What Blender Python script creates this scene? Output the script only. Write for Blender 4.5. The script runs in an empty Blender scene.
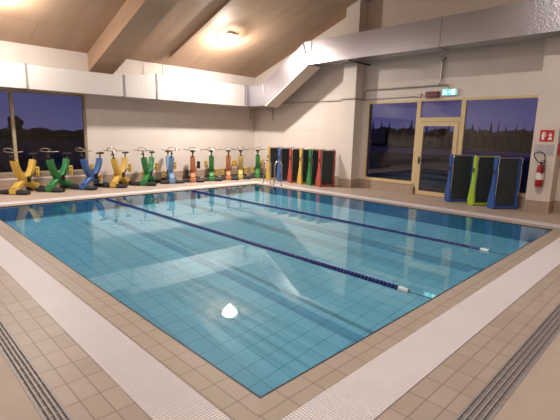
import bpy, bmesh, math, random
from mathutils import Vector, Matrix
random.seed(7)
S = bpy.context.scene
C = S.collection
R = math.radians

# ------------------------------------------------------------------ camera
H, F = 1.7, 414.75
yaw, pit, rol = 0.785247, 0.1822956, 0.0236625
fw = Vector((math.cos(pit)*math.cos(yaw), math.cos(pit)*math.sin(yaw), -math.sin(pit)))
rt = Vector((math.sin(yaw), -math.cos(yaw), 0))
up = rt.cross(fw)
rr = math.cos(rol)*rt + math.sin(rol)*up
uu = -math.sin(rol)*rt + math.cos(rol)*up
cam = bpy.data.cameras.new('camera')
cam.sensor_width = 36; cam.lens = F/560*36; cam.clip_end = 500
co = bpy.data.objects.new('camera', cam); C.objects.link(co)
m = Matrix((rr, uu, -fw)).transposed().to_4x4(); m.translation = (0, 0, H)
co.matrix_world = m
S.camera = co

# ------------------------------------------------------------------ world: dusk sky
w = bpy.data.worlds.new('dusk'); S.world = w; w.use_nodes = True
nt = w.node_tree; nt.nodes.clear()
o_ = nt.nodes.new('ShaderNodeOutputWorld'); bg = nt.nodes.new('ShaderNodeBackground')
tc = nt.nodes.new('ShaderNodeTexCoord'); sx = nt.nodes.new('ShaderNodeSeparateXYZ')
cr = nt.nodes.new('ShaderNodeValToRGB'); nz = nt.nodes.new('ShaderNodeTexNoise')
nz.inputs['Scale'].default_value = 3.0; nz.inputs['Detail'].default_value = 4
mp = nt.nodes.new('ShaderNodeMapping'); mp.inputs['Scale'].default_value = (1, 1, 5)
ad = nt.nodes.new('ShaderNodeMath'); ad.operation = 'MULTIPLY_ADD'
ad.inputs[1].default_value = 0.16; 
e = cr.color_ramp.elements
e[0].position = 0.0; e[0].color = (0.22, 0.20, 0.42, 1)
e[1].position = 0.45; e[1].color = (0.026, 0.022, 0.12, 1)
x = e.new(0.12); x.color = (0.14, 0.135, 0.36, 1)
x = e.new(0.24); x.color = (0.07, 0.062, 0.24, 1)
L = nt.links.new
L(tc.outputs['Generated'], mp.inputs['Vector']); L(mp.outputs[0], nz.inputs['Vector'])
L(tc.outputs['Generated'], sx.inputs[0])
L(nz.outputs['Fac'], ad.inputs[0]); L(sx.outputs['Z'], ad.inputs[2])
L(ad.outputs[0], cr.inputs[0]); L(cr.outputs[0], bg.inputs[0]); L(bg.outputs[0], o_.inputs[0])
bg.inputs[1].default_value = 0.5

# ------------------------------------------------------------------ exposure
S.view_settings.view_transform = 'Standard'; S.view_settings.look = 'None'
S.view_settings.gamma = 1; S.view_settings.use_curve_mapping = False
S.view_settings.exposure = 0.12
LAMP_POWER = {'front': 400, 'mid': 190, 'rear': 440}
S.cycles.use_denoising = True
S.cycles.max_bounces = 10; S.cycles.diffuse_bounces = 5; S.cycles.glossy_bounces = 5
S.cycles.transmission_bounces = 6; S.cycles.transparent_max_bounces = 12
S.cycles.sample_clamp_indirect = 4.0
S.cycles.caustics_reflective = False

# ------------------------------------------------------------------ materials
def lin(c):
    return tuple(((v/255)/12.92 if v/255 <= .04045 else ((v/255+.055)/1.055)**2.4) for v in c)+(1,)

def mat(name, rgb, rough=.6, metal=0, noise=0.0, nscale=8, bump=0, spec=.5):
    m = bpy.data.materials.new(name); m.use_nodes = True
    nt = m.node_tree; b = nt.nodes['Principled BSDF']
    b.inputs['Base Color'].default_value = lin(rgb)
    b.inputs['Roughness'].default_value = rough; b.inputs['Metallic'].default_value = metal
    b.inputs['Specular IOR Level'].default_value = spec
    if noise or bump:
        g = nt.nodes.new('ShaderNodeNewGeometry'); n = nt.nodes.new('ShaderNodeTexNoise')
        n.inputs['Scale'].default_value = nscale; n.inputs['Detail'].default_value = 5
        nt.links.new(g.outputs['Position'], n.inputs['Vector'])
        if noise:
            r = nt.nodes.new('ShaderNodeValToRGB'); c = lin(rgb)
            r.color_ramp.elements[0].position = .3; r.color_ramp.elements[1].position = .7
            r.color_ramp.elements[0].color = tuple(v*(1-noise) for v in c[:3])+(1,)
            r.color_ramp.elements[1].color = tuple(min(1, v*(1+noise)) for v in c[:3])+(1,)
            nt.links.new(n.outputs['Fac'], r.inputs[0]); nt.links.new(r.outputs[0], b.inputs['Base Color'])
        if bump:
            u = nt.nodes.new('ShaderNodeBump'); u.inputs['Strength'].default_value = bump
            u.inputs['Distance'].default_value = .01
            nt.links.new(n.outputs['Fac'], u.inputs['Height']); nt.links.new(u.outputs[0], b.inputs['Normal'])
    return m

def tile_mat(name, c1, c2, grout, wx, wy, off=(0, 0, 0), rough=.45, mortar=.004, swap=None, spec=.5, bump=.3):
    """rectangular tiles in world coordinates; swap picks the axes of the grid"""
    m = bpy.data.materials.new(name); m.use_nodes = True
    nt = m.node_tree; b = nt.nodes['Principled BSDF']; N = nt.nodes.new; LL = nt.links.new
    g = N('ShaderNodeNewGeometry'); s = N('ShaderNodeSeparateXYZ'); c = N('ShaderNodeCombineXYZ')
    LL(g.outputs['Position'], s.inputs[0])
    a0, a1 = swap or ('X', 'Y')
    mx = N('ShaderNodeMath'); mx.operation = 'ADD'; mx.inputs[1].default_value = 50 - off[0]
    my = N('ShaderNodeMath'); my.operation = 'ADD'; my.inputs[1].default_value = 50 - off[1]
    LL(s.outputs[a0], mx.inputs[0]); LL(s.outputs[a1], my.inputs[0])
    LL(mx.outputs[0], c.inputs[0]); LL(my.outputs[0], c.inputs[1])
    t = N('ShaderNodeTexBrick'); t.offset = 0; t.squash = 1
    t.inputs['Scale'].default_value = 1; t.inputs['Brick Width'].default_value = wx
    t.inputs['Row Height'].default_value = wy; t.inputs['Mortar Size'].default_value = mortar
    t.inputs['Mortar Smooth'].default_value = .1
    t.inputs['Color1'].default_value = lin(c1); t.inputs['Color2'].default_value = lin(c2)
    t.inputs['Mortar'].default_value = lin(grout)
    LL(c.outputs[0], t.inputs['Vector'])
    n = N('ShaderNodeTexNoise'); n.inputs['Scale'].default_value = 1.7; n.inputs['Detail'].default_value = 6
    LL(g.outputs['Position'], n.inputs['Vector'])
    mr = N('ShaderNodeMapRange'); mr.inputs[3].default_value = .9; mr.inputs[4].default_value = 1.1
    LL(n.outputs['Fac'], mr.inputs[0])
    h = N('ShaderNodeHueSaturation'); LL(mr.outputs[0], h.inputs['Value']); LL(t.outputs['Color'], h.inputs['Color'])
    LL(h.outputs[0], b.inputs['Base Color'])
    u = N('ShaderNodeBump'); u.inputs['Strength'].default_value = bump; u.inputs['Distance'].default_value = .003
    u.invert = True
    LL(t.outputs['Fac'], u.inputs['Height']); LL(u.outputs[0], b.inputs['Normal'])
    b.inputs['Roughness'].default_value = rough; b.inputs['Specular IOR Level'].default_value = spec
    return m

DT1, DT2, DG = (172, 156, 146), (165, 149, 138), (128, 113, 105)
m_tileA = tile_mat('deck_tile_near', DT1, DT2, DG, .25, .125, (.19, .915))
m_tileB = tile_mat('deck_tile_side', DT1, DT2, DG, .125, .25, (.92, .05))
m_copeA = tile_mat('coping_near', DT1, (168, 154, 138), DG, .25, .125, (.035, 1.665))
m_copeB = tile_mat('coping_side', DT1, (168, 154, 138), DG, .125, .25, (1.525, .12))
m_deck = tile_mat('deck_tile_far', (184, 164, 150), (178, 158, 144), (156, 138, 126), .25, .125, (0, 0))
m_resin = mat('resin_floor', (176, 160, 149), .55, noise=.08, nscale=3)
m_channel = mat('channel', (128, 120, 118), .7)
m_skirt = tile_mat('skirting_tile', (170, 150, 134), (165, 145, 129), (138, 120, 108), .25, .14, (0, 0), swap=('Y', 'Z'))
m_skirt2 = tile_mat('skirting_tile_back', (170, 150, 134), (165, 145, 129), (138, 120, 108), .25, .14, (0, 0), swap=('X', 'Z'))
m_wall = mat('wall_plaster', (214, 202, 194), .75, noise=.03, nscale=2, bump=.05)
m_wallfar = mat('wall_plaster_far', (205, 190, 176), .8)
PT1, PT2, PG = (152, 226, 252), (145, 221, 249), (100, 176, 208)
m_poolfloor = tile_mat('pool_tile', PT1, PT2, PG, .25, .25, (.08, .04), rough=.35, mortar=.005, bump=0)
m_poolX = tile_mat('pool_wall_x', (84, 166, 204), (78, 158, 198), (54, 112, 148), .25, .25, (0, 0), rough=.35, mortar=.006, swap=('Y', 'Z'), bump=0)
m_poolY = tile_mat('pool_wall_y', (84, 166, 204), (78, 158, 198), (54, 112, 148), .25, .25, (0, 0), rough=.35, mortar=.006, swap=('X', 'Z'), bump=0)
m_lane = tile_mat('pool_lane_tile', (116, 190, 228), (110, 185, 224), (82, 150, 188), .25, .25, (.08, .04), rough=.35, mortar=.006, bump=0)
m_rim = mat('rim_dark', (30, 42, 60), .5)
m_grate = mat('white_plastic', (232, 226, 230), .45, noise=.02, nscale=3)
m_steel = mat('steel', (170, 165, 162), .35, metal=1)
m_dsteel = mat('drain_steel', (158, 152, 150), .5, metal=.5, noise=.08, nscale=20)
m_dark = mat('black_rubber', (26, 26, 28), .6)
m_chrome = mat('chrome', (205, 200, 198), .15, metal=1)
m_greybar = mat('grey_metal', (160, 152, 148), .4, metal=.6)
m_darkbar = mat('dark_metal', (66, 58, 54), .5, metal=.4)
m_frame = mat('pale_wood_frame', (208, 184, 140), .5, noise=.06, nscale=12)
m_frameold = mat('weathered_frame', (164, 146, 118), .5, noise=.06, nscale=12)
m_navy = mat('navy_float', (28, 40, 120), .4)
m_whitef = mat('white_float', (205, 215, 220), .4)
m_rope = mat('wire', (40, 60, 90), .5)
COL = {'yellow': (206, 168, 76), 'green': (44, 120, 64), 'blue': (58, 96, 156), 'light blue': (112, 150, 190),
       'orange': (198, 126, 84), 'red': (176, 74, 62), 'lime': (164, 196, 52), 'pale yellow': (200, 178, 104),
       'bright green': (58, 132, 66), 'deep blue': (48, 84, 158)}
MC = {k: mat(k.replace(' ', '_')+'_plastic', v, .42, noise=.04, nscale=20) for k, v in COL.items()}
m_mat = mat('treadmill_belt', (46, 54, 58), .6, noise=.1, nscale=30)
m_red = mat('extinguisher_red', (150, 24, 24), .3)
m_signred = mat('sign_red', (190, 30, 32), .5)
m_white = mat('white_paint', (230, 226, 222), .5)
m_paper = mat('notice_paper', (186, 180, 180), .6)
m_ink = mat('notice_ink', (150, 144, 146), .6)
m_darkred = mat('alarm_lens', (96, 22, 24), .3)

def wood_mat():
    m = bpy.data.materials.new('ceiling_plywood'); m.use_nodes = True
    nt = m.node_tree; b = nt.nodes['Principled BSDF']; N = nt.nodes.new; LL = nt.links.new
    g = N('ShaderNodeNewGeometry'); mp = N('ShaderNodeMapping'); mp.inputs['Scale'].default_value = (2.2, .4, .4)
    LL(g.outputs['Position'], mp.inputs[0])
    n = N('ShaderNodeTexNoise'); n.inputs['Scale'].default_value = 1.3; n.inputs['Detail'].default_value = 8
    LL(mp.outputs[0], n.inputs['Vector'])
    r = N('ShaderNodeValToRGB'); r.color_ramp.elements[0].position = .3; r.color_ramp.elements[1].position = .72
    r.color_ramp.elements[0].color = lin((182, 150, 124)); r.color_ramp.elements[1].color = lin((196, 163, 136))
    LL(n.outputs['Fac'], r.inputs[0])
    t = N('ShaderNodeTexBrick'); t.offset = .5
    t.inputs['Scale'].default_value = 1; t.inputs['Brick Width'].default_value = 2.5
    t.inputs['Row Height'].default_value = 1.25; t.inputs['Mortar Size'].default_value = .008
    t.inputs['Color1'].default_value = (1, 1, 1, 1); t.inputs['Color2'].default_value = (.93, .93, .93, 1)
    t.inputs['Mortar'].default_value = (.75, .75, .75, 1)
    mp2 = N('ShaderNodeMapping'); mp2.inputs['Location'].default_value = (50.3, 50.4, 0)
    LL(g.outputs['Position'], mp2.inputs[0]); LL(mp2.outputs[0], t.inputs['Vector'])
    mm = N('ShaderNodeMix'); mm.data_type = 'RGBA'; mm.blend_type = 'MULTIPLY'; mm.inputs[0].default_value = 1
    LL(r.outputs[0], mm.inputs[6]); LL(t.outputs['Color'], mm.inputs[7]); LL(mm.outputs[2], b.inputs['Base Color'])
    b.inputs['Roughness'].default_value = .6
    return m
m_wood = wood_mat()

def foil_mat(name, rgb, metal, rough, bump):
    m = bpy.data.materials.new(name); m.use_nodes = True
    nt = m.node_tree; b = nt.nodes['Principled BSDF']; N = nt.nodes.new; LL = nt.links.new
    b.inputs['Base Color'].default_value = lin(rgb); b.inputs['Metallic'].default_value = metal
    b.inputs['Roughness'].default_value = rough
    g = N('ShaderNodeNewGeometry'); n = N('ShaderNodeTexVoronoi'); n.inputs['Scale'].default_value = 26
    LL(g.outputs['Position'], n.inputs['Vector'])
    u = N('ShaderNodeBump'); u.inputs['Strength'].default_value = bump; u.inputs['Distance'].default_value = .015
    LL(n.outputs['Distance'], u.inputs['Height']); LL(u.outputs[0], b.inputs['Normal'])
    return m
m_foil = foil_mat('embossed_foil', (178, 176, 184), .95, .29, .16)
m_foilwhite = foil_mat('pale_duct_foil', (196, 188, 184), .3, .55, .3)
m_foilseam = mat('foil_tape', (150, 142, 138), .45, metal=.5)

def glass_mat(name, tint, ior=1.5, rough=0.0):
    m = bpy.data.materials.new(name); m.use_nodes = True
    nt = m.node_tree; nt.nodes.clear(); N = nt.nodes.new; LL = nt.links.new
    o = N('ShaderNodeOutputMaterial'); t = N('ShaderNodeBsdfTransparent'); g = N('ShaderNodeBsdfGlossy')
    f = N('ShaderNodeFresnel'); mx = N('ShaderNodeMixShader'); ma = N('ShaderNodeMath'); ma.operation = 'MULTIPLY'
    ma.inputs[1].default_value = 1.8; ma.use_clamp = True
    f.inputs[0].default_value = ior; t.inputs[0].default_value = tint; g.inputs['Roughness'].default_value = rough
    LL(f.outputs[0], ma.inputs[0]); LL(ma.outputs[0], mx.inputs[0]); LL(t.outputs[0], mx.inputs[1]); LL(g.outputs[0], mx.inputs[2])
    LL(mx.outputs[0], o.inputs[0])
    return m
m_pane = glass_mat('window_glass', (.8, .82, .86, 1))

def water_mat():
    m = bpy.data.materials.new('pool_water'); m.use_nodes = True
    nt = m.node_tree; nt.nodes.clear(); N = nt.nodes.new; LL = nt.links.new
    o = N('ShaderNodeOutputMaterial'); g = N('ShaderNodeBsdfGlass')
    g.inputs['IOR'].default_value = 1.333; g.inputs['Roughness'].default_value = 0
    g.inputs['Color'].default_value = (.9, .98, 1, 1)
    LL(g.outputs[0], o.inputs[0])
    return m
m_water = water_mat()

def emis(name, rgb, k):
    m = bpy.data.materials.new(name); m.use_nodes = True
    b = m.node_tree.nodes['Principled BSDF']
    b.inputs['Base Color'].default_value = lin(rgb)
    b.inputs['Emission Color'].default_value = lin(rgb); b.inputs['Emission Strength'].default_value = k
    return m
m_lampglow = emis('lamp_diffuser', (255, 242, 222), 24)
m_exit = emis('exit_panel', (70, 205, 190), 1.6)
m_exitw = emis('exit_pictogram', (215, 255, 250), 2.6)

# ------------------------------------------------------------------ mesh helpers
def bm_new(): return bmesh.new()

def obj(name, bm, m, parent=None, smooth=False, bevel=0):
    bmesh.ops.recalc_face_normals(bm, faces=bm.faces[:])
    me = bpy.data.meshes.new(name); bm.to_mesh(me); bm.free()
    for mm in (m if isinstance(m, (list, tuple)) else [m]): me.materials.append(mm)
    if smooth:
        for p in me.polygons: p.use_smooth = True
    o = bpy.data.objects.new(name, me); C.objects.link(o)
    if parent: o.parent = parent
    if bevel:
        b = o.modifiers.new('bevel', 'BEVEL'); b.width = bevel; b.segments = 2; b.limit_method = 'ANGLE'
    return o

def box(bm, x0, x1, y0, y1, z0, z1, mi=0, M=None):
    vs = [bm.verts.new((x, y, z)) for x in (x0, x1) for y in (y0, y1) for z in (z0, z1)]
    if M: 
        for v in vs: v.co = M @ v.co
    for f in ((0, 1, 3, 2), (4, 6, 7, 5), (0, 4, 5, 1), (2, 3, 7, 6), (0, 2, 6, 4), (1, 5, 7, 3)):
        bm.faces.new([vs[i] for i in f]).material_index = mi
    return vs

def sweep(bm, pts, r, n=10, sq=None, cap=True, widths=None):
    """tube through pts; r radius or list; sq=(w,t): rectangular section, w across local x"""
    P = [Vector(p) for p in pts]; rings = []
    prev = None
    for i, p in enumerate(P):
        d = (P[min(i+1, len(P)-1)] - P[max(i-1, 0)]).normalized()
        if prev is None:
            a = Vector((1, 0, 0)) if abs(d.x) < .9 else Vector((0, 0, 1))
            u = (a - d*a.dot(d)).normalized()
        else:
            u = (prev - d*prev.dot(d)).normalized()
        prev = u; v = d.cross(u)
        ri = r[i] if isinstance(r, (list, tuple)) else r
        if sq:
            ww, tt = (widths[i] if widths else sq)
            ring = [p + u*ww/2*a + v*tt/2*b for a, b in ((-1, -.6), (-.7, -1), (.7, -1), (1, -.6), (1, .6), (.7, 1), (-.7, 1), (-1, .6))]
        else:
            ring = [p + (u*math.cos(2*math.pi*k/n) + v*math.sin(2*math.pi*k/n))*ri for k in range(n)]
        rings.append([bm.verts.new(q) for q in ring])
    for a, b in zip(rings, rings[1:]):
        for k in range(len(a)):
            bm.faces.new((a[k], a[(k+1) % len(a)], b[(k+1) % len(a)], b[k]))
    if cap:
        bm.faces.new(rings[0][::-1]); bm.faces.new(rings[-1])

def smooth_path(pts, n=6):
    P = [Vector(p) for p in pts]; out = []
    for i in range(len(P)-1):
        p0 = P[max(i-1, 0)]; p1 = P[i]; p2 = P[i+1]; p3 = P[min(i+2, len(P)-1)]
        for k in range(n):
            t = k/n
            out.append(.5*((2*p1)+(-p0+p2)*t+(2*p0-5*p1+4*p2-p3)*t*t+(-p0+3*p1-3*p2+p3)*t**3))
    out.append(P[-1]); return out

def prism(bm, prof, axis, a0, a1, mi=0):
    """extrude a 2-D profile along an axis ('X': profile is (y,z), 'Y': (x,z), 'Z': (x,y))"""
    def pt(u, v, a): return {'X': (a, u, v), 'Y': (u, a, v), 'Z': (u, v, a)}[axis]
    A = [bm.verts.new(pt(u, v, a0)) for u, v in prof]; B = [bm.verts.new(pt(u, v, a1)) for u, v in prof]
    n = len(A)
    for k in range(n): bm.faces.new((A[k], A[(k+1) % n], B[(k+1) % n], B[k])).material_index = mi
    bm.faces.new(A[::-1]).material_index = mi; bm.faces.new(B).material_index = mi

def cyl(bm, c, r, h, axis='Z', n=20, r2=None):
    c = Vector(c); r2 = r if r2 is None else r2
    d = {'X': Vector((1, 0, 0)), 'Y': Vector((0, 1, 0)), 'Z': Vector((0, 0, 1))}[axis]
    sweep(bm, [c, c+d*h], [r, r2], n=n)

def ellipsoid(bm, c, sx_, sy_, sz_, M=None, u=14, v=9):
    t = Matrix.Translation(c) @ Matrix.Diagonal((sx_, sy_, sz_, 1))
    if M: t = M @ t
    bmesh.ops.create_uvsphere(bm, u_segments=u, v_segments=v, radius=1, matrix=t)

def thing(name, label, cat, loc=(0, 0, 0), rz=0, group=None):
    o = bpy.data.objects.new(name, None); C.objects.link(o); o.empty_display_size = .1
    o.location = loc; o.rotation_euler = (0, 0, rz)
    o['label'] = label; o['category'] = cat
    if group: o['group'] = group
    return o

def tag(o, label, cat, group=None):
    o['label'] = label; o['category'] = cat
    if group: o['group'] = group
    return o

def struct(name, bm, m, parent=None, **k):
    o = obj(name, bm, m, parent, **k)
    if not parent: o['kind'] = 'structure'
    return o

# ------------------------------------------------------------------ setting
WX, WY = 11.6, 13.2                       # right wall, back wall planes
X0, Y0 = -6.0, -4.0
P = (1.65, 9.3, 1.79, 10.5)               # water
CO = (1.39, 9.55, 1.56, 10.75)            # coping outer
GR = (1.04, 9.92, 1.165, 11.1)            # grating outer
def zc(y): return 3.9+.352*(13.2-y)       # sloping ceiling

def ring(bm, o, i, z, ma, mb):
    """mitred frame between rectangles; ma for runs along x, mb for runs along y"""
    O = [(o[0], o[2]), (o[1], o[2]), (o[1], o[3]), (o[0], o[3])]
    I = [(i[0], i[2]), (i[1], i[2]), (i[1], i[3]), (i[0], i[3])]
    for k in range(4):
        q = [O[k], O[(k+1) % 4], I[(k+1) % 4], I[k]]
        for zz, t in ((z, 0), (z-.05, 1)):
            vs = [bm.verts.new((a, b, zz)) for a, b in q]
            bm.faces.new(vs).material_index = (ma if k % 2 == 0 else mb)
        for a, b in ((0, 1), (2, 3)):
            bm.faces.new([bm.verts.new((q[a][0], q[a][1], z)), bm.verts.new((q[b][0], q[b][1], z)),
                          bm.verts.new((q[b][0], q[b][1], z-.05)), bm.verts.new((q[a][0], q[a][1], z-.05))]).material_index = (ma if k % 2 == 0 else mb)

bm = bm_new()
DX0, DX1, DY0, DY1 = .575, .70, .67, .83        # drain channels
ring(bm, CO, P, 0, 2, 3)
box(bm, DX1, GR[1], DY1, GR[2], -.05, 0, 0)                    # near tiles
box(bm, DX1, GR[0], GR[2], WY, -.05, 0, 1)                     # left tiles
box(bm, GR[1], WX, DY1, WY, -.05, 0, 4)                        # far deck
box(bm, GR[0], GR[1], GR[3], WY, -.05, 0, 4)
box(bm, X0, DX0, Y0, WY, -.05, 0, 5)                           # resin floor
box(bm, DX0, WX, Y0, DY0, -.05, 0, 5)
ring(bm, GR, CO, -.06, 6, 6)                                    # channel bottoms
box(bm, DX0, DX1, DY0, WY, -.1, -.007, 6); box(bm, DX1, WX, DY0, DY1, -.1, -.007, 6)
struct('floor', bm, [m_tileA, m_tileB, m_copeA, m_copeB, m_deck, m_resin, m_channel])

D = 1.42
bm = bm_new()
def quad(bm, pts, mi):
    bm.faces.new([bm.verts.new(p) for p in pts]).material_index = mi
quad(bm, [(P[0], P[2], -D), (P[1], P[2], -D), (P[1], P[3], -D), (P[0], P[3], -D)], 0)
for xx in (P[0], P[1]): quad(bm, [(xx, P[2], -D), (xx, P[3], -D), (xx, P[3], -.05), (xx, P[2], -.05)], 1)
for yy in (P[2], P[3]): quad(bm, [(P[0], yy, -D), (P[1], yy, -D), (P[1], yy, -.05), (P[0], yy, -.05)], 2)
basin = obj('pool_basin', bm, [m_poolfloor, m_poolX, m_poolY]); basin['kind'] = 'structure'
for me_p in basin.data.polygons:
    pass
basin.cycles.is_caustics_receiver = True
bm = bm_new()
for xl in (3.87, 6.83): box(bm, xl-.09, xl+.09, P[2]+.6, P[3]-.6, -D, -D+.004)
lm = obj('lane_marking', bm, m_lane); lm['kind'] = 'structure'; lm.cycles.is_caustics_receiver = True
bm = bm_new()
t = .022
box(bm, P[0]-.001, P[0]+t, P[2], P[3], -.06, -.006); box(bm, P[1]-t, P[1]+.001, P[2], P[3], -.06, -.006)
box(bm, P[0]+t, P[1]-t, P[2]-.001, P[2]+t, -.06, -.006); box(bm, P[0]+t, P[1]-t, P[3]-t, P[3]+.001, -.06, -.006)
r_ = obj('pool_rim', bm, m_rim); r_['kind'] = 'structure'
bm = bm_new()
quad(bm, [(P[0]+t, P[2]+t, -.014), (P[1]-t, P[2]+t, -.014), (P[1]-t, P[3]-t, -.014), (P[0]+t, P[3]-t, -.014)], 0)
wt = obj('pool_water', bm, m_water, smooth=True)
tag(wt, 'still blue-tinted water filling the rectangular swimming pool', 'water'); wt['kind'] = 'stuff'
wt.cycles.is_caustics_caster = True

# walls
def wallpieces(name, axis, plane, th, a0, a1, ztop, holes):
    """wall on plane (axis 'X' or 'Y'), extends outwards by th, with rectangular holes (a0,a1,z0,z1)"""
    bm = bm_new()
    cuts = sorted(set([a0, a1]+[h[0] for h in holes]+[h[1] for h in holes]))
    for u, v in zip(cuts, cuts[1:]):
        hs = [h for h in holes if h[0] <= u+1e-6 and h[1] >= v-1e-6]
        segs = [(0, None)]
        if hs:
            h = hs[0]; segs = []
            if h[2] > 0: segs.append((0, h[2]))
            segs.append((h[3], None))
        for z0, z1 in segs:
            if axis == 'X':
                if z1 is None: prism(bm, [(u, z0), (v, z0), (v, ztop(v)), (u, ztop(u))], 'X', plane, plane+th)
                else: box(bm, plane, plane+th, u, v, z0, z1)
            else: box(bm, u, v, plane, plane+th, z0, ztop(WY) if z1 is None else z1)
    return struct(name, bm, m_wall)

wallpieces('wall_right', 'X', WX, .3, Y0, WY+.3, zc, [(2.87, 4.72, .3, 2.76), (4.72, 5.95, 0, 2.76), (5.95, 7.74, .3, 2.76)])
wallpieces('wall_back', 'Y', WY, .3, X0, WX, zc, [(1.0, 4.86, .42, 2.70)])
bm = bm_new(); prism(bm, [(Y0, 0), (WY, 0), (WY, zc(WY)), (Y0, zc(Y0))], 'X', X0-.3, X0); struct('wall_left', bm, m_wallfar)
bm = bm_new(); box(bm, X0-.3, WX+.3, Y0-.3, Y0, 0, zc(Y0)); struct('wall_front', bm, m_wallfar)
bm = bm_new(); prism(bm, [(Y0-.3, zc(Y0-.3)), (WY+.5, zc(WY+.5)), (WY+.5, zc(WY+.5)+.25), (Y0-.3, zc(Y0-.3)+.25)], 'X', X0-.3, WX+.5)
struct('ceiling', bm, m_wood)
# joints of the wall panels
bm = bm_new()
box(bm, WX-.006, WX, 8.42, WY, 1.84, 1.852); box(bm, WX-.006, WX, 8.42, WY, 3.1, 3.11)
struct('trim_1', bm, m_wallfar)
# box beams of the ceiling
for k, (bx0, bx1, dep) in enumerate(((5.0, 5.72, .53), (-1.2, -.5, .53), (7.35, 7.47, .1))):
    bm = bm_new()
    prism(bm, [(Y0, zc(Y0)-dep), (WY if dep > .2 else 12.6, zc(WY if dep > .2 else 12.6)-dep), (WY if dep > .2 else 12.6, zc(WY if dep > .2 else 12.6)), (Y0, zc(Y0))], 'X', bx0, bx1)
    b_ = obj('ceiling_beam', bm, m_wood); b_['kind'] = 'structure'
# pillars
for y0, y1 in ((7.92, 8.42), (2.32, 2.82)):
    bm = bm_new(); prism(bm, [(y0, 0), (y1, 0), (y1, zc(y1)), (y0, zc(y0))], 'X', 11.15, WX)
    p_ = obj('pillar', bm, m_wall); p_['kind'] = 'structure'
# skirting
bm = bm_new()
for y0, y1 in ((8.42, WY), (5.95, 7.92), (2.82, 4.72), (Y0, 2.32)): box(bm, WX-.012, WX, y0, y1, 0, .28)
for y0, y1 in ((7.92, 8.42), (2.32, 2.82)):
    box(bm, 11.138, 11.15, y0-.012, y1+.012, 0, .28)
struct('baseboard_right', bm, m_skirt)
bm = bm_new(); box(bm, X0, WX-.012, WY-.012, WY, 0, .28)
for y0, y1 in ((7.92, 8.42), (2.32, 2.82)):
    box(bm, 11.15, WX-.012, y0-.012, y0, 0, .28); box(bm, 11.15, WX-.012, y1, y1+.012, 0, .28)
struct('baseboard_back', bm, m_skirt2)

# ------------------------------------------------------------------ windows
def framebox(bm, axis, plane, a0, a1, z0, z1, fw_, dep=.08):
    def b(u0, u1, v0, v1):
        if axis == 'X': box(bm, plane, plane+dep, u0, u1, v0, v1)
        else: box(bm, u0, u1, plane, plane+dep, v0, v1)
    b(a0, a1, z0, z0+fw_); b(a0, a1, z1-fw_, z1); b(a0, a0+fw_, z0+fw_, z1-fw_); b(a1-fw_, a1, z0+fw_, z1-fw_)
def window(name, axis, plane, a0, a1, z0, z1, fw_, mull=(), rec=.06):
    bm = bm_new(); framebox(bm, axis, plane+rec, a0, a1, z0, z1, fw_)
    fm = m_frame if axis == 'X' else m_frameold
    w_ = struct(name, bm, fm, bevel=.004)
    for q in mull:
        bm = bm_new()
        if axis == 'X': box(bm, plane+rec, plane+rec+.08, q-.04, q+.04, z0+fw_, z1-fw_)
        else: box(bm, q-.04, q+.04, plane+rec, plane+rec+.08, z0+fw_, z1-fw_)
        obj('mullion', bm, fm, w_)
    ed = [a0+fw_]+[e_ for q in mull for e_ in (q-.04, q+.04)]+[a1-fw_]
    for u, v in zip(ed[::2], ed[1::2]):
        bm = bm_new()
        if axis == 'X': quad(bm, [(plane+rec+.04, u, z0+fw_), (plane+rec+.04, v, z0+fw_), (plane+rec+.04, v, z1-fw_), (plane+rec+.04, u, z1-fw_)], 0)
        else: quad(bm, [(u, plane+rec+.04, z0+fw_), (v, plane+rec+.04, z0+fw_), (v, plane+rec+.04, z1-fw_), (u, plane+rec+.04, z1-fw_)], 0)
        obj('pane', bm, m_pane, w_)
    return w_
w1 = window('window_1', 'Y', WY, 1.0, 4.86, .42, 2.70, .06, (2.95,))
bm = bm_new(); box(bm, 1.0, 4.86, WY-.03, WY+.3, .38, .42); obj('window_sill', bm, m_skirt2, w1)
w2 = window('window_2', 'X', WX, 5.97, 7.74, .3, 2.76, .07, (), rec=.0)
w3 = window('window_3', 'X', WX, 2.87, 4.70, .3, 2.76, .07, (), rec=.0)
w4 = window('window_4', 'X', WX, 4.70, 5.97, 2.2, 2.76, .05, (), rec=.0)
for ww_, a, b in ((w2, 5.97, 7.74), (w3, 2.87, 4.70)):
    bm = bm_new(); box(bm, WX-.03, WX+.01, a, b, .28, .33); obj('window_sill', bm, m_frame, ww_)
# door
bm = bm_new()
box(bm, WX, WX+.08, 4.70, 4.76, 0, 2.2); box(bm, WX, WX+.08, 5.91, 5.97, 0, 2.2); box(bm, WX, WX+.08, 4.76, 5.91, 2.14, 2.2)
dr = struct('door_1', bm, m_frame)
bm = bm_new(); framebox(bm, 'X', WX-.015, 4.77, 5.90, .01, 2.13, .12, .06); obj('door_leaf', bm, m_frame, dr, bevel=.004)
bm = bm_new(); quad(bm, [(WX+.02, 4.88, .12), (WX+.02, 5.79, .12), (WX+.02, 5.79, 2.02), (WX+.02, 4.88, 2.02)], 0); obj('pane', bm, m_pane, dr)
bm = bm_new(); box(bm, WX-.03, WX-.015, 5.81, 5.86, .92, 1.12); sweep(bm, [(WX-.03, 5.835, 1.03), (WX-.075, 5.835, 1.03), (WX-.08, 5.72, 1.03)], .011)
obj('door_handle', bm, m_dark, dr)
bm = bm_new(); box(bm, WX-.04, WX-.015, 5.90, 5.93, 0, .22); obj('door_stop', bm, m_darkbar, dr)

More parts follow.
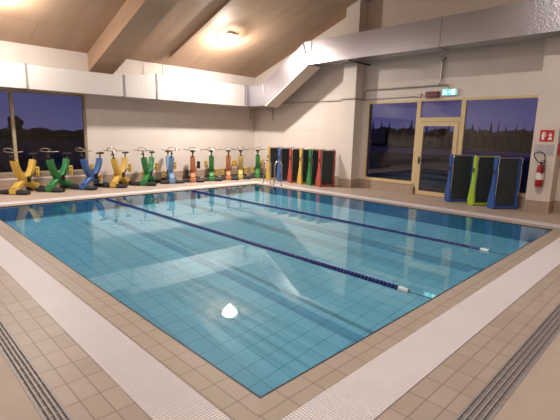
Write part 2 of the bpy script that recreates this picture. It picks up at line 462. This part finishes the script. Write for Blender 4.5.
# ------------------------------------------------------------------ outside
m_lawn = mat('night_lawn', (72, 66, 66), .95, noise=.2, nscale=.5)
m_road = mat('pale_paving', (190, 170, 186), .9, noise=.1, nscale=.3)
m_tree = mat('conifer', (26, 34, 28), .95, noise=.3, nscale=2)
m_bark = mat('bark', (40, 32, 26), .9)
bm = bm_new(); box(bm, WX+.3, 190, -100, 190, -.35, -.15); box(bm, -80, WX+.3, WY+.3, 190, -.35, -.15)
g_ = struct('ground', bm, m_lawn)
bm = bm_new(); box(bm, 44, 62, -100, 60, -.15, -.10); obj('paved_road', bm, m_road)['kind'] = 'structure'
def conifer(x, y, h, lab, rad=None):
    t_ = thing('conifer_tree', lab, 'tree', (x, y, -.15), random.random()*6, 'trees beyond the right windows')
    bm = bm_new(); cyl(bm, (0, 0, 0), h*.03, h*.5, n=8, r2=h*.015); obj('trunk', bm, m_bark, t_)
    bm = bm_new(); rad = rad or h*.2
    for k in range(9):
        zz = h*(.12+.88*k/9); rk = rad*(1-k/9.5)
        pts = 11; base = [bm.verts.new((rk*(1 if j % 2 else .68)*math.cos(6.283*j/pts), rk*(1 if j % 2 else .68)*math.sin(6.283*j/pts), zz-h*.03*(j % 2))) for j in range(pts)]
        tip = bm.verts.new((0, 0, zz+h*.2)); 
        for j in range(pts): bm.faces.new((base[j], base[(j+1) % pts], tip))
        bm.faces.new(base[::-1])
    obj('foliage', bm, m_tree, t_); return t_
n_ = 0
for k in range(46):
    a = R(6+.92*k+random.uniform(-.2, .2)); dist = 76+4*(k % 2)
    conifer(dist*math.cos(a), dist*math.sin(a), random.uniform(3.2, 4.7), 'dark conifer in the tree line seen through the right windows', rad=random.uniform(.55, .9))
bm = bm_new()
for k in range(60):
    a = R(1+.8*k); ellipsoid(bm, (88*math.cos(a), 88*math.sin(a), 1.0), 2.2, 2.2, random.uniform(1.5, 2.6), u=8, v=6)
hd = obj('distant_woodland', bm, m_tree); tag(hd, 'dark band of distant woodland behind the separate conifers', 'woodland'); hd['kind'] = 'stuff'
t_ = thing('round_tree', 'round-crowned dark tree seen through the left window', 'tree', (6.1, 27.0, -.35))
bm = bm_new(); cyl(bm, (0, 0, 0), .14, 2.0, n=9, r2=.09); obj('trunk', bm, m_bark, t_)
bm = bm_new()
for k in range(16):
    a = k*2.4; q = random.uniform(.08, .26); ellipsoid(bm, (q*math.cos(a), q*math.sin(a), 2.3+random.uniform(-.2, .22)), .2, .2, .2, u=9, v=6)
obj('foliage', bm, m_tree, t_)
bm = bm_new()
for k in range(22): ellipsoid(bm, (-14+3.4*k, 74, .6), 2.4, 1.5, random.uniform(.8, 1.2), u=8, v=6)
hd = obj('dark_hedge', bm, m_tree); tag(hd, 'low dark hedge on the horizon outside the left window', 'hedge'); hd['kind'] = 'stuff'

# ------------------------------------------------------------------ gratings and drains
def grating(name, lab, along, a0, a1, b0, b1, mit0, mit1):
    """white slats across the channel; along 'X' or 'Y'"""
    bm = bm_new(); p = .022; n = int((a1-a0)/p)
    wdt = b1-b0
    for k in range(n):
        s = a0+p*(k+.15); e_ = s+p*.68
        lo, hi = b0, b1
        if along == 'X': box(bm, s, e_, lo+.004, hi-.004, -.03, 0.002)
        else: box(bm, lo+.004, hi-.004, s, e_, -.03, 0.002)
    for q in (b0+.02, (b0+b1)/2, b1-.02):
        if along == 'X': box(bm, a0, a1, q-.006, q+.006, -.045, -.012)
        else: box(bm, q-.006, q+.006, a0, a1, -.045, -.012)
    o = obj('overflow_grating', bm, m_grate); tag(o, lab, 'grating', 'white overflow gratings around the pool'); return o
grating('g', 'white slatted overflow grating along the near right edge of the pool', 'X', GR[0], GR[1], GR[2], CO[2], 0, 0)
grating('g', 'white slatted overflow grating along the left edge of the pool', 'Y', CO[2], CO[3], GR[0], CO[0], 0, 0)
grating('g', 'narrow white overflow grating on the far edge below the bikes', 'X', GR[0], GR[1], CO[3], GR[3], 0, 0)
grating('g', 'white overflow grating on the far edge below the treadmills and door', 'Y', CO[2], CO[3], CO[1], GR[1], 0, 0)
def drain(along, a0, a1, b0, b1, lab):
    bm = bm_new(); wdt = b1-b0
    n = 4
    bars = [0, .25, .5, .75, 1.0]
    for f in bars:
        q = b0+.006+(wdt-.012)*f; hw = .006 if 0 < f < 1 else .008
        if along == 'X': box(bm, a0, a1, q-hw, q+hw, -.006, .003)
        else: box(bm, q-hw, q+hw, a0, a1, -.006, .003)
    k = a0
    while k < a1:
        if along == 'X': box(bm, k, k+.012, b0+.01, b1-.01, -.0068, -.005)
        else: box(bm, b0+.01, b1-.01, k, k+.012, -.0068, -.005)
        k += .1
    o = obj('drain_channel_grate', bm, m_dsteel); tag(o, lab, 'drain', 'steel slot drains in the deck'); return o
drain('X', DX0, WX, DY0, DY1, 'grey slotted steel drain crossing the floor at the lower right')
drain('Y', DY1, WY, DX0, DX1, 'grey slotted steel drain crossing the floor at the lower left')

# ------------------------------------------------------------------ lamps
def lamp(x, y, power, lab):
    z = zc(y)-.04
    t_ = thing('ceiling_lamp', lab, 'lamp', (x, y, z))
    sl = math.atan(.352)
    bm = bm_new(); box(bm, -.2, .2, -.2, .2, -.05, .01, M=Matrix.Rotation(-sl, 4, 'X')); obj('housing', bm, m_white, t_, bevel=.01)
    bm = bm_new(); ellipsoid(bm, (0, 0, -.13), .27, .27, .15, u=20, v=12); obj('diffuser', bm, m_lampglow, t_, smooth=True)
    for kind, share, dz in (('AREA', .55, -.29), ('POINT', .45, -.37)):
        l = bpy.data.lights.new('lamp_light', kind); l.energy = power*share; l.color = (1, .945, .875)
        if kind == 'AREA': l.shape = 'DISK'; l.size = .3
        else: l.shadow_soft_size = .06
        l.cycles.is_caustics_light = True
        lo = bpy.data.objects.new('lamp_light', l); C.objects.link(lo); lo.parent = t_; lo.location = (0, 0, dz)
lamp(8.53, 10.93, LAMP_POWER['front'], 'round bright ceiling lamp above the bikes, near the duct corner')
lamp(2.5, 11.1, LAMP_POWER['mid'], 'round bright ceiling lamp at the upper left edge of the picture')
for x, y, lab in ((-3.5, 11.1, 'unseen lamp added left of the picture, above the far end of the back wall'), (4.5, 2.5, 'unseen lamp added high above the near corner of the pool'), (-3.5, 3.0, 'unseen lamp added high behind the left side of the camera')):
    lamp(x, y, LAMP_POWER['rear']*(1 if x > 0 else .45), lab)  # unseen lamps added to light the rest of the hall

# ------------------------------------------------------------------ ventilation duct
dt = thing('ventilation_duct', 'silver foil-wrapped rectangular air duct running along both walls', 'duct', (0, 12.7, 2.68))
def dpart(name, bm, m, **k):
    for v in bm.verts: v.co -= Vector((0, 12.7, 2.68))
    return obj(name, bm, m, dt, **k)
ZB = 2.68
bm = bm_new()
prism(bm, [(X0+.02, ZB), (10.5, ZB), (10.5, 3.44), (6.7, 3.44), (5.85, 3.28), (X0+.02, 3.28)], 'Y', 12.4, 12.95)
dpart('duct_run', bm, m_foilwhite)
bm = bm_new()
prism(bm, [(12.95, ZB), (11.35, ZB), (9.35, 3.92), (Y0+.02, 3.94), (Y0+.02, 4.63), (9.55, 4.63), (11.55, 3.44), (12.95, 3.44)], 'X', 10.5, 11.08)
dpart('duct_run', bm, m_foil)
def strapX(x, z1, w=.05):
    bm = bm_new()
    box(bm, x-w/2, x+w/2, 12.385, 12.4, ZB-.012, z1+.012); box(bm, x-w/2, x+w/2, 12.385, 12.96, ZB-.015, ZB); box(bm, x-w/2, x+w/2, 12.385, 12.96, z1, z1+.015)
    dpart('flange', bm, m_foilseam)
strapX(3.15, 3.28); strapX(5.72, 3.28); strapX(6.78, 3.44); strapX(10.42, 3.44, .08); strapX(0.6, 3.28)
def strapY(y, z0, z1, w=.03):
    bm = bm_new()
    box(bm, 10.488, 10.5, y-w/2, y+w/2, z0, z1); box(bm, 10.488, 11.08, y-w/2, y+w/2, z0-.012, z0)
    dpart('flange', bm, m_foilseam)
strapY(9.25, 3.92, 4.64); strapY(5.0, 3.925, 4.64); strapY(.8, 3.93, 4.64)
for (ya, za), (yb, zb) in ((((11.35, ZB)), (11.55, 3.44)), ((9.35, 3.92), (9.62, 4.62))):
    bm = bm_new(); sweep(bm, [(10.492, ya, za), (10.492, yb, zb)], 0, sq=(.03, .03)); dpart('flange', bm, m_foilseam)
# pale edging under the sloping part
bm = bm_new(); prism(bm, [(11.35, ZB-.03), (9.35, 3.89), (9.35, 3.93), (11.35, ZB+.01)], 'X', 10.48, 11.1)
dpart('edge_profile', bm, m_wallfar)
for x in (5.68, 7.15):
    bm = bm_new(); cyl(bm, (x, 12.68, 3.44 if x > 6 else 3.28), .009, zc(12.68)-(3.44 if x > 6 else 3.28) if x > 6 else zc(12.68)-.53-3.28, n=8); dpart('hanger_rod', bm, m_greybar)
# brackets
bm = bm_new()
sweep(bm, [(11.35, 13.18, 2.28), (11.35, 13.18, 2.6), (11.35, 12.3, 2.645)], .018, n=6)
sweep(bm, [(11.35, 12.3, 2.645), (11.58, 12.1, 2.645)], .018, n=6)
sweep(bm, [(11.57, 12.1, 2.2), (11.57, 12.1, 2.66)], .02, n=6)
sweep(bm, [(11.57, 12.1, 2.5), (11.45, 12.35, 2.63)], .014, n=6)
dpart('bracket', bm, m_greybar)
bm = bm_new(); box(bm, 10.45, WX, 7.72, 7.76, 3.86, 3.90); dpart('bracket', bm, m_darkbar)

# ------------------------------------------------------------------ conduits and emergency signs on the right wall
cd = thing('cable_conduit', 'grey cable conduit bending along the right wall and over the window', 'conduit', (11.57, 8, 2.8))
def cpart(pts, r=.022):
    bm = bm_new(); sweep(bm, [Vector(p)-Vector((11.57, 8, 2.8)) for p in pts], r, n=8); return obj('conduit_pipe', bm, m_greybar, cd)
cpart([(11.57, 12.9, 2.84), (11.57, 8.44, 2.84)], .02)
cpart([(11.12, 8.45, 2.84), (11.12, 7.9, 2.84)]); cpart([(11.57, 7.9, 2.82), (11.57, 6.05, 2.85)], .012)
cpart([(11.12, 7.9, 2.84), (11.56, 7.88, 2.84)]); 
cpart([(11.56, 7.86, 2.84), (11.56, 7.86, 3.06), (11.56, 7.8, 3.11), (11.56, 5.45, 3.12), (11.56, 5.38, 3.2), (11.56, 5.36, 3.8)])
cpart([(11.56, 5.45, 3.12), (11.56, 5.16, 3.12), (11.56, 5.14, 3.015)])
bm = bm_new(); box(bm, 11.5, 11.6, 5.3, 5.42, 3.8, 3.86)
for v in bm.verts: v.co -= Vector((11.57, 8, 2.8))
obj('conduit_clamp', bm, m_greybar, cd)
bm = bm_new(); box(bm, 11.53, 11.6, 5.92, 6.04, 2.82, 2.92)
tag(obj('junction_box', bm, m_greybar, bevel=.01), 'small grey junction box left of the red alarm light', 'junction box')
al = thing('alarm_light', 'dark red oblong alarm light over the door, left of the exit sign', 'alarm light', (11.6, 5.58, 2.88))
bm = bm_new(); box(bm, -.03, 0, -.21, .21, -.09, .09); obj('back_plate', bm, m_greybar, al)
bm = bm_new(); box(bm, -.1, -.03, -.2, .2, -.08, .08); obj('lens', bm, m_darkred, al, bevel=.025)
ex = thing('exit_sign', 'lit green emergency exit sign with running figure over the door', 'sign', (11.6, 5.08, 2.93))
bm = bm_new(); box(bm, -.07, 0, -.22, .22, -.1, .08); obj('housing', bm, m_white, ex, bevel=.012)
bm = bm_new(); box(bm, -.078, -.071, -.17, .2, -.085, .065); obj('lit_panel', bm, m_exit, ex)
bm = bm_new()
def yb(y0, y1, z0, z1): box(bm, -.084, -.0785, y0, y1, z0, z1)
# left part of the picture is +Y: running figure, then arrow, then doorway
yb(.135, .16, .03, .05)                                   # head
for q in ([(.15, .025), (.13, .02), (.10, -.02), (.12, -.03)], [(.12, -.02), (.15, -.05), (.19, -.05), (.19, -.062), (.145, -.064), (.11, -.03)],
          [(.11, -.02), (.085, -.045), (.09, -.075), (.075, -.075), (.07, -.04), (.10, -.005)], [(.14, .02), (.18, 0), (.175, -.01), (.135, .008)], [(.13, .018), (.09, .01), (.08, -.015), (.09, -.018), (.10, 0), (.13, .005)]):
    prism(bm, q, 'X', -.084, -.0785)
prism(bm, [(.05, -.006), (0, -.006), (0, -.025), (-.035, 0), (0, .025), (0, .006), (.05, .006)], 'X', -.084, -.0785)
yb(-.14, -.055, -.07, .055)
obj('pictogram', bm, m_exitw, ex)
# fire sign, notice and extinguisher on the near right pillar
px = 11.15
fs = thing('fire_sign', 'square red fire extinguisher sign on the right pillar', 'sign', (px, 2.55, 1.79))
bm = bm_new(); box(bm, -.012, 0, -.14, .14, -.13, .13); obj('sign_plate', bm, m_signred, fs)
bm = bm_new()
prism(bm, [(.10, -.09), (.045, -.09), (.04, .03), (.055, .05), (.055, .085), (.09, .085), (.09, .05), (.105, .03)], 'X', -.016, -.0125)
sweep(bm, [(-.0145, .055, .075), (-.0145, .02, .06), (-.0145, .015, -.02)], .006, n=5)
for dy, dz, s in ((-.07, -.06, .05), (-.07, .02, .04)):
    prism(bm, [(dy-s*.7, dz-s*.6), (dy+s*.7, dz-s*.6), (dy+s*.8, dz+.1*s), (dy+s*.3, dz+s*.5), (dy, dz+1.4*s), (dy-s*.4, dz+.5*s), (dy-s*.8, dz+.1*s)], 'X', -.016, -.0125)
obj('pictogram', bm, m_white, fs)
ns = thing('notice_sheet', 'pale grey printed notice between the fire sign and extinguisher', 'notice', (px, 2.57, 1.47))
bm = bm_new(); box(bm, -.008, 0, -.2, .2, -.13, .13); obj('sheet', bm, m_paper, ns)
bm = bm_new()
for k in range(6):
    zz = .09-k*.035
    for y0, y1 in ((-.17, -.01), (.02, .17)): box(bm, -.010, -.0082, y0, y1-.03*(k % 3), zz-.008, zz)
obj('printed_lines', bm, m_ink, ns)
fe = thing('fire_extinguisher', 'red fire extinguisher with black hose hung on the right pillar', 'fire extinguisher', (px-.1, 2.56, .62))
bm = bm_new()
prof = [(.02, 0), (.075, .01), (.08, .04), (.08, .42), (.07, .47), (.04, .5), (.022, .52)]
rg = [[bm.verts.new((r*math.cos(6.283*k/18), r*math.sin(6.283*k/18), z)) for k in range(18)] for r, z in prof]
for a, b in zip(rg, rg[1:]):
    for k in range(18): bm.faces.new((a[k], a[(k+1) % 18], b[(k+1) % 18], b[k]))
bm.faces.new(rg[0][::-1]); bm.faces.new(rg[-1]); obj('cylinder', bm, m_red, fe, smooth=True)
bm = bm_new(); cyl(bm, (0, 0, .17), .0815, .16, n=24); obj('label_band', bm, m_white, fe)
bm = bm_new(); cyl(bm, (0, 0, .52), .022, .045); box(bm, -.02, .02, -.07, .03, .565, .58); box(bm, -.015, .015, -.08, .02, .6, .612); obj('valve', bm, m_dark, fe)
bm = bm_new(); sweep(bm, smooth_path([(-.02, .02, .55), (-.04, .1, .62), (-.04, .16, .74), (-.04, .08, .80), (-.04, -.03, .77), (-.04, -.07, .66), (-.06, -.06, .5), (-.09, -.05, .3)]), .012, n=7); obj('hose', bm, m_dark, fe)
bm = bm_new(); box(bm, .08, .1, -.03, .03, .1, .5); obj('wall_bracket', bm, m_dark, fe)
bm = bm_new(); box(bm, 11.28, 11.5, 2.295, 2.32, 1.35, 1.62)
tag(obj('red_notice', bm, m_signred), 'red notice on the shaded side of the right pillar at the picture edge', 'sign')

# ------------------------------------------------------------------ pool ladder
ld = thing('pool_ladder', 'stainless steel pool ladder with two arched handrails at the far edge', 'ladder', (9.45, 9.85, 0))
def rail(y):
    bm = bm_new()
    pts = [(.18, y, .004), (.18, y, .62), (.165, y, .72), (.11, y, .79), (.02, y, .81), (-.07, y, .79), (-.12, y, .72), (-.135, y, .6), (-.16, y, .1), (-.26, y, -.1), (-.27, y, -1.0)]
    pts = smooth_path(pts, 3)
    sweep(bm, pts, .021, n=8); cyl(bm, (.18, y, .004), .045, .012); return obj('handrail', bm, m_chrome, ld, smooth=True)
rail(.26); rail(-.26)
for z in (-.25, -.55, -.85):
    bm = bm_new(); box(bm, -.32, -.22, -.26, .26, z-.015, z+.015); obj('step', bm, m_steel, ld)

# ------------------------------------------------------------------ lane ropes
def lane_rope(x, y0, y1, lab):
    t_ = thing('lane_rope', lab, 'lane rope', (x, y0, -.012), 0, 'lane ropes')
    bm = bm_new(); sweep(bm, [(0, -.0, .0), (0, y1-y0, .0)], .006, n=6); obj('cable', bm, m_rope, t_)
    bm0 = bm_new(); prof = [(.012, -.021), (.035, -.016), (.037, 0), (.035, .016), (.012, .021)]
    rg = [[bm0.verts.new((r*math.cos(6.283*k/12), yy, r*math.sin(6.283*k/12))) for k in range(12)] for r, yy in prof]
    for a, b in zip(rg, rg[1:]):
        for k in range(12): bm0.faces.new((a[k], a[(k+1) % 12], b[(k+1) % 12], b[k]))
    bm0.faces.new(rg[0]); bm0.faces.new(rg[-1][::-1])
    f0 = obj('float_disc', bm0, m_navy, t_)
    n = 0; y = .42; first = True; rest = bm_new(); L1 = y1-y0-.12
    while y < L1:
        if first: f0.location = (0, y, 0); first = False
        elif n < 99:
            c = f0.copy(); C.objects.link(c); c.parent = t_; c.location = (0, y, 0)
        else:
            for a in range(5):
                pass
            rg = [[rest.verts.new((r*math.cos(6.283*k/12), y+yy, r*math.sin(6.283*k/12))) for k in range(12)] for r, yy in prof]
            for a, b in zip(rg, rg[1:]):
                for k in range(12): rest.faces.new((a[k], a[(k+1) % 12], b[(k+1) % 12], b[k]))
        n += 1; y += .052
    rr_ = obj('float_disc_row', rest, m_navy, t_); rr_['kind'] = 'stuff'
    bm = bm_new(); cyl(bm, (0, .27, 0), .034, .12, axis='Y', n=12); w_ = obj('end_float', bm, m_whitef, t_); w_['label'] = 'white end float'
lane_rope(4.16, P[2]+.03, P[3]-.03, 'navy blue lane rope nearer the camera, crossing the middle of the pool')
lane_rope(6.67, P[2]+.03, P[3]-.03, 'navy blue lane rope farther from the camera, nearer the treadmills')

# ------------------------------------------------------------------ aqua bikes
BA = -math.atan2(.5, .85)
def bike(x, y, colour, lab, pedal='yellow', phase=1, ang=30):
    t_ = thing('pool_bike', lab, 'exercise bike', (x, y, 0), -R(ang), 'aqua bikes along the back wall')
    cm = MC[colour]; pm = MC[pedal] if pedal != 'black' else m_dark
    def P_(pts): return [(0, a, b) for a, b in pts]
    # crossed frame: front (handlebar) post down to the rear foot, rear (saddle) post down to the front foot
    bm = bm_new()
    sweep(bm, smooth_path(P_([(.07, .86), (.13, .66), (.25, .46), (.40, .31), (.60, .2), (.86, .1)]), 4), 0, sq=(.17, .155))
    obj('front_post', bm, cm, t_, smooth=False, bevel=.008)
    bm = bm_new()
    sweep(bm, smooth_path(P_([(.80, .84), (.72, .62), (.56, .42), (.34, .3), (.12, .2), (.0, .06)]), 4), 0, sq=(.16, .15))
    obj('rear_post', bm, cm, t_, bevel=.008)
    for yy, hw_ in ((0, .38), (.86, .26)):
        bm = bm_new(); box(bm, -.1, .1, yy-.09, yy+.09, 0.01, .14); box(bm, -.07, .07, yy-.06, yy+.06, .14, .2)
        obj('foot_block', bm, cm, t_, bevel=.02)
        for s in (-1, 1):
            bm = bm_new()
            prism(bm, [(yy-.11, .01), (yy+.11, .01), (yy+.12, .07), (yy+.07, .13), (yy-.07, .13), (yy-.12, .07)], 'X', s*.1, s*hw_)
            for v in bm.verts:
                if abs(v.co.x) > hw_-.05: v.co.z = .01+(v.co.z-.01)*.72; v.co.y = yy+(v.co.y-yy)*.8
            obj('foot_pad', bm, m_dark, t_, bevel=.02)
    # seat
    bm = bm_new(); cyl(bm, (0, .83, .82), .02, .16, n=8); cyl(bm, (0, .83, .8), .045, .05, n=10); obj('seat_stem', bm, m_darkbar, t_)
    bm = bm_new(); ellipsoid(bm, (0, .88, 1.0), .095, .11, .035); ellipsoid(bm, (0, .76, 1.0), .04, .12, .028); obj('saddle', bm, m_dark, t_, smooth=True)
    # handlebar
    bm = bm_new(); sweep(bm, [(0, .06, .84), (0, .03, .98), (0, -.02, 1.08)], .02, n=8); box(bm, -.03, .03, -.05, .03, .95, 1.0); cyl(bm, (0, .06, .83), .05, .05, n=10)
    obj('handlebar_stem', bm, m_darkbar, t_)
    bm = bm_new(); sweep(bm, [(-.3, .06, 1.10), (-.22, .02, 1.09), (-.1, -.02, 1.08), (.1, -.02, 1.08), (.22, .02, 1.09), (.3, .06, 1.10)], .013, n=7)
    sweep(bm, smooth_path([(-.12, -.02, 1.08), (-.12, -.07, 1.13), (-.08, -.12, 1.17), (.08, -.12, 1.17), (.12, -.07, 1.13), (.12, -.02, 1.08)], 3), .012, n=7)
    obj('handlebar', bm, m_chrome, t_, smooth=True)
    # crank and perforated pedals
    bm = bm_new(); cyl(bm, (-.1, .46, .34), .08, .20, axis='X', n=16); obj('crank_hub', bm, m_dark, t_)
    for s, ph in ((1, phase), (-1, -phase)):
        cz = .40+.14*ph; cy = .60+.08*ph
        bm = bm_new(); sweep(bm, [(s*.10, .46, .34), (s*.13, .48+.6*(cy-.48), .38+.6*(cz-.38)), (s*.16, cy, cz)], .014, n=6); c_ = obj('crank', bm, m_darkbar, t_)
        bm = bm_new(); box(bm, s*.2-.055, s*.2+.055, cy-.018, cy+.018, cz-.13, cz+.13)
        pd = obj('pedal', bm, pm, t_, bevel=.018)
        for dx, dz in ((0, .07), (0, -.05)):
            bm = bm_new(); cyl(bm, (s*.2+dx, cy-.025, cz+dz), .02, .05, axis='Y', n=10)
            obj('hole', bm, m_dark, pd)
    return t_
BK = [(2.63, 12.30, 'yellow', 'yellow pool bike standing before the left window, nearest the left edge', 'yellow', 1, 49),
      (3.46, 12.28, 'green', 'green pool bike with yellow pedals in front of the left window', 'yellow', 1, 51),
      (4.31, 12.22, 'blue', 'dark blue pool bike at the right end of the left window', 'yellow', -1, 56),
      (5.17, 12.18, 'yellow', 'yellow pool bike just right of the left window, between blue and green', 'yellow', 1, 49),
      (6.09, 12.12, 'green', 'green pool bike between a yellow bike and the light blue one', 'yellow', 1, 46),
      (7.08, 12.12, 'light blue', 'light blue pool bike in the middle of the row', 'yellow', 1, 22),
      (7.84, 12.06, 'orange', 'orange pool bike with black pedals right of the light blue one', 'black', 1, 33),
      (8.58, 12.02, 'bright green', 'green pool bike between the two orange bikes', 'yellow', -1, 35),
      (9.28, 11.96, 'orange', 'orange pool bike right of a green one, with yellow pedals', 'yellow', 1, 37),
      (9.86, 11.98, 'pale yellow', 'pale yellow pool bike second from the corner', 'yellow', -1, 39),
      (10.6, 11.86, 'bright green', 'green pool bike in the corner beside the ladder', 'yellow', 1, 41)]
for b in BK: bike(*b)

# ------------------------------------------------------------------ folded pool treadmills
def treadmill(x, y, ang, W, Hh, colour, lab, grp):
    t_ = thing('folded_pool_treadmill', lab, 'treadmill', (x, y, 0), ang, grp)
    cm = MC[colour]; lean = .10
    th = .065
    for s, x0 in ((0, 0), (1, W-th)):
        bm = bm_new()
        prof = [(-.05, .03), (-.02, .0), (.17, .0), (.23, .05), (.235, .16), (.19, .34), (.13, .62), (.12, .95), (.13, Hh-.06), (.10, Hh), (.03, Hh), (.0, Hh-.05), (.0, .8), (-.02, .3)]
        prism(bm, prof, 'X', x0, x0+th); obj('side_panel', bm, cm, t_, bevel=.012)
    bm = bm_new(); box(bm, th, W-th, .02, .05, .07, Hh-.05); obj('belt', bm, m_mat, t_)
    bm = bm_new(); box(bm, th, W-th, .0, .08, Hh-.045, Hh-.01); obj('top_bar', bm, cm, t_, bevel=.01)
    bm = bm_new(); box(bm, th, W-th, -.02, .08, .02, .07); obj('bottom_bar', bm, cm, t_, bevel=.01)
    bm = bm_new(); box(bm, th, W-th, .06, .12, .1, Hh-.1); obj('back_board', bm, m_dark, t_)
    for s in (0, 1):
        xx = .03 if s == 0 else W-.03
        bm = bm_new(); sweep(bm, smooth_path([(xx, .06, Hh), (xx, -.03, Hh-.02), (xx, -.055, Hh-.1), (xx, -.035, Hh-.24), (xx, -.06, Hh-.36), (xx, -.045, Hh*.42), (xx, -.03, .3)], 3), .011, n=7)
        obj('handle_tube', bm, m_chrome, t_, smooth=True)
    bm = bm_new(); sweep(bm, [(.02, -.01, Hh-.03), (W-.02, -.01, Hh-.03)], .012, n=7); obj('cross_tube', bm, m_chrome, t_)
    bm = bm_new(); box(bm, -.006, .02, .02, .09, Hh*.66, Hh*.75); obj('hinge', bm, m_dark, t_)
G1 = 'folded treadmills leaning in a row beside the pillar'
G2 = 'folded treadmills in front of the right window'
for x, y, c, lab in ((10.5, 11.14, 'yellow', 'yellow-sided folded pool treadmill at the ladder end of the row'),
                  (10.5, 10.58, 'blue', 'blue-sided folded pool treadmill second from the ladder'),
                  (10.5, 10.02, 'red', 'red-sided folded pool treadmill between the blue and yellow ones'),
                  (10.5, 9.54, 'yellow', 'yellow-sided folded pool treadmill between the red and green ones'),
                  (10.5, 9.12, 'green', 'green-sided folded pool treadmill next to the last red one'),
                  (10.5, 8.70, 'red', 'red-sided folded pool treadmill whose whole belt shows, beside the pillar')):
    treadmill(x, y, R(-16), .60, 1.22, c, lab, G1)
for x, y, c, lab in ((10.95, 4.60, 'deep blue', 'blue-sided folded pool treadmill nearest the glass door'),
                  (10.90, 3.96, 'lime', 'lime green folded pool treadmill between the two blue ones'),
                  (10.78, 3.43, 'deep blue', 'blue-sided folded pool treadmill nearest the extinguisher pillar')):
    treadmill(x, y, R(-40), .64, 1.27, c, lab, G2)
